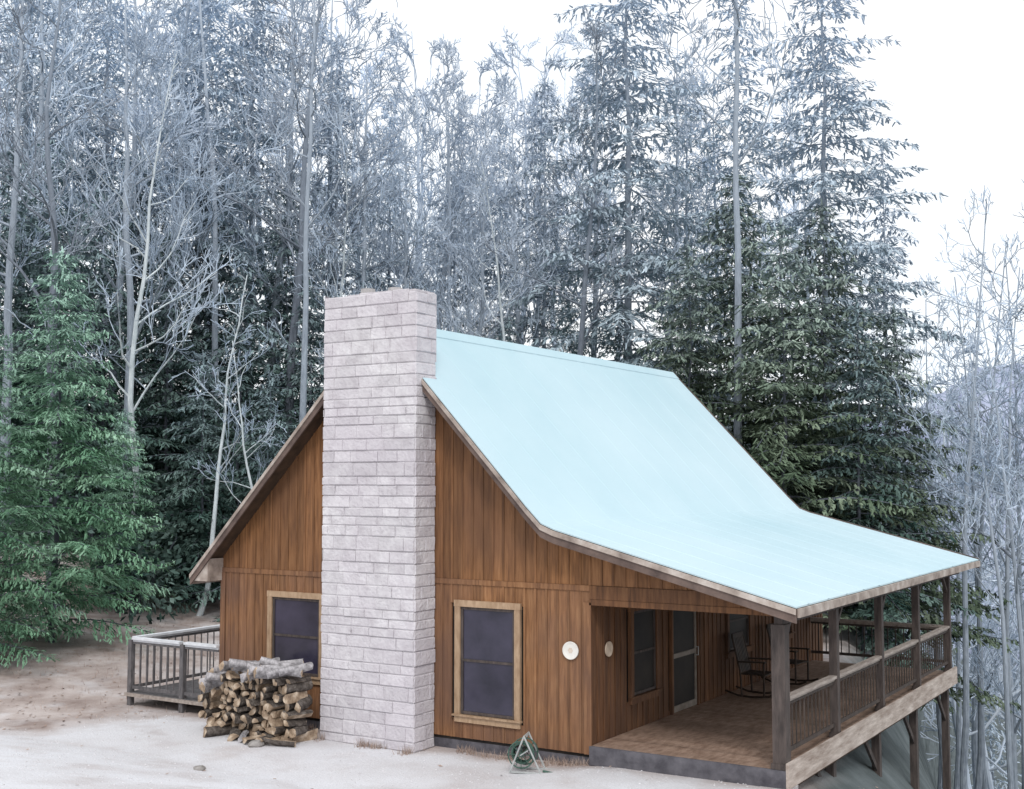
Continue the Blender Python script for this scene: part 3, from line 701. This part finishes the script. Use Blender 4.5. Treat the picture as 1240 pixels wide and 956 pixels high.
for px,t,s,p in ((10,40,1,'a'),(45,47,1.1,'a'),(115,46,1.1,'d'),(150,42,1,'a'),(205,48,1.1,'a'),(265,46,1.1,'g'),(310,50,1.15,'d'),(395,52,1.1,'a'),(440,50,.95,'a'),(425,44,.8,'c'),(490,50,.84,'a'),(515,56,.92,'d'),(545,54,.82,'a'),(570,52,.80,'d'),(590,58,.92,'e'),(625,54,.84,'a'),(650,60,.95,'d'),(720,55,.95,'a'),(800,56,.95,'d'),(870,55,.85,'a'),(985,58,.9,'a'),(1095,60,.65,'a'),
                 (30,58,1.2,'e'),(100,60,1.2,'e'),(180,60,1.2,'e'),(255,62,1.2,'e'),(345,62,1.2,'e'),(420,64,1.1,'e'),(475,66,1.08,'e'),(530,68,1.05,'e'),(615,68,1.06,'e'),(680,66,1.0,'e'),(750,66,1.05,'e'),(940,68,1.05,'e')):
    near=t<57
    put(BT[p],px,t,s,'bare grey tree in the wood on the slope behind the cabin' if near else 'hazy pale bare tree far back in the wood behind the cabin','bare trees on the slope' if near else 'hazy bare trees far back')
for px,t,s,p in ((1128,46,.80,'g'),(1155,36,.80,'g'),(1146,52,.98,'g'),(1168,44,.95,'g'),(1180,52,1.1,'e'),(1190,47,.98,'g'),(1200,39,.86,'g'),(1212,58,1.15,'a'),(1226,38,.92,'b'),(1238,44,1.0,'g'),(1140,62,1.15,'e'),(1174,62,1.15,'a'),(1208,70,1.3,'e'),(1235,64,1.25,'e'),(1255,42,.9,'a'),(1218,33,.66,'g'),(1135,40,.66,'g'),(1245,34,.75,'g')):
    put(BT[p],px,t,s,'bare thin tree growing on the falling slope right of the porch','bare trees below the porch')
for i in range(55):
    put(random.choice(SH),random.uniform(-20,760),random.uniform(36,52),random.uniform(.9,1.6),'dark leafy shrub under the trees behind the cabin','dark shrubs under the trees')
for e in list(BT.values())+list(CT.values())+SH:
    for c in kids(e): bpy.data.objects.remove(c)
    bpy.data.objects.remove(e)
# ---------------------------------------------------------------- loose ground cover
s=MB(); rnd=random.Random(5)
for i in range(5000):
    x=rnd.uniform(-30,-4);y=rnd.uniform(9,30)
    gvv=gravel(x,y)
    if XL-.2<x<XP+.2 and y>YF-.2: continue
    if gvv>.4 and rnd.random()<.98: continue
    z=g(x,y)+.015; l=rnd.uniform(.025,.055); a=rnd.uniform(0,6.28); u=Vector((math.cos(a),math.sin(a),rnd.uniform(-.3,.3)))*l; w=Vector((-math.sin(a),math.cos(a),rnd.uniform(-.4,.4)))*l*.5
    c=Vector((x,y,z)); s.add([c-u,c+w,c+u,c-w],[(0,1,2,3)])
tag(s.build('fallen_leaves',M['leaf_litter']),'brown fallen leaves scattered on the bank left of the drive','leaves',kind='stuff')
s=MB()
for i in range(4000):
    x=rnd.uniform(-21,-3);y=rnd.uniform(9,17)
    if gravel(x,y)<.3: continue
    z=g(x,y); r=rnd.uniform(.008,.020); 
    s.add([(x-r,y,z),(x,y-r*rnd.uniform(.6,1.2),z),(x+r,y,z),(x,y+r,z),(x+r*.2,y,z+r*.7)],[(0,1,4),(1,2,4),(2,3,4),(3,0,4)])
tag(s.build('gravel',M['gravelstone']),'loose pale gravel stones over the drive','gravel',kind='stuff')
s=MB()
for i in range(5000):
    if rnd.random()<.55: x=rnd.uniform(XL,XW); y=YF-.04-abs(rnd.gauss(0,.12))
    else: x=rnd.uniform(-28,-17.5); y=rnd.uniform(15,24)+abs(rnd.gauss(0,3))
    if CX0<x<CX1 and y>CY0: y=CY0-.02-abs(rnd.gauss(0,.1))
    if noise.noise(Vector((x*1.3,y*1.3,2)))<-.02: continue
    z=g(x,y)-.01; h_=rnd.uniform(.05,.17); a=rnd.uniform(0,6.28); w=.006
    s.add([(x-w*math.cos(a),y-w*math.sin(a),z),(x+w*math.cos(a),y+w*math.sin(a),z),(x+rnd.uniform(-.07,.07),y+rnd.uniform(-.07,.07),z+h_)],[(0,1,2)])
tag(s.build('dry_grass',M['leaf_litter']),'short dry brown grass along the foot of the front wall','grass',kind='stuff')
# ---------------------------------------------------------------- world, light, camera
w=bpy.data.worlds.new('World'); scene.world=w; w.use_nodes=True; nt=w.node_tree; N=nt.nodes; L=nt.links; N.clear()
out=N.new('ShaderNodeOutputWorld'); bg=N.new('ShaderNodeBackground'); sky=N.new('ShaderNodeTexSky'); sky.sky_type='NISHITA'; sky.sun_disc=False
sky.sun_elevation=R(45); sky.sun_rotation=R(145)
tc=N.new('ShaderNodeTexCoord'); no=N.new('ShaderNodeTexNoise'); no.inputs['Scale'].default_value=2.2; no.inputs['Detail'].default_value=3; L.new(tc.outputs['Generated'],no.inputs['Vector'])
cr=N.new('ShaderNodeValToRGB'); cr.color_ramp.elements[0].position=.3; cr.color_ramp.elements[0].color=(.86,.93,1,1); cr.color_ramp.elements[1].position=.6; cr.color_ramp.elements[1].color=(1,1,1,1); L.new(no.outputs['Fac'],cr.inputs[0])
sc_=N.new('ShaderNodeVectorMath'); sc_.operation='SCALE'; sc_.inputs['Scale'].default_value=12.5; L.new(cr.outputs[0],sc_.inputs[0])
mx=N.new('ShaderNodeMix'); mx.data_type='RGBA'; mx.clamp_factor=True; mx.inputs[0].default_value=.92; L.new(sky.outputs[0],mx.inputs[6]); L.new(sc_.outputs[0],mx.inputs[7])
L.new(mx.outputs[2],bg.inputs[0]); bg.inputs[1].default_value=.1; L.new(bg.outputs[0],out.inputs[0])
sd=bpy.data.lights.new('sun','SUN'); sd.energy=1.4; sd.angle=R(14); sd.color=(1,.96,.92); so=bpy.data.objects.new('sun',sd); col.objects.link(so); so.rotation_euler=(R(45),0,R(35))
cd=bpy.data.cameras.new('camera'); cd.sensor_width=36; cd.lens=1484/1240*36; cd.clip_end=2000; co=bpy.data.objects.new('camera',cd); col.objects.link(co)
co.location=(0,0,4.15); co.rotation_euler=(R(94.1),0,R(31.8)); scene.camera=co
scene.view_settings.view_transform='Standard'; scene.view_settings.look='None'; scene.view_settings.exposure=0
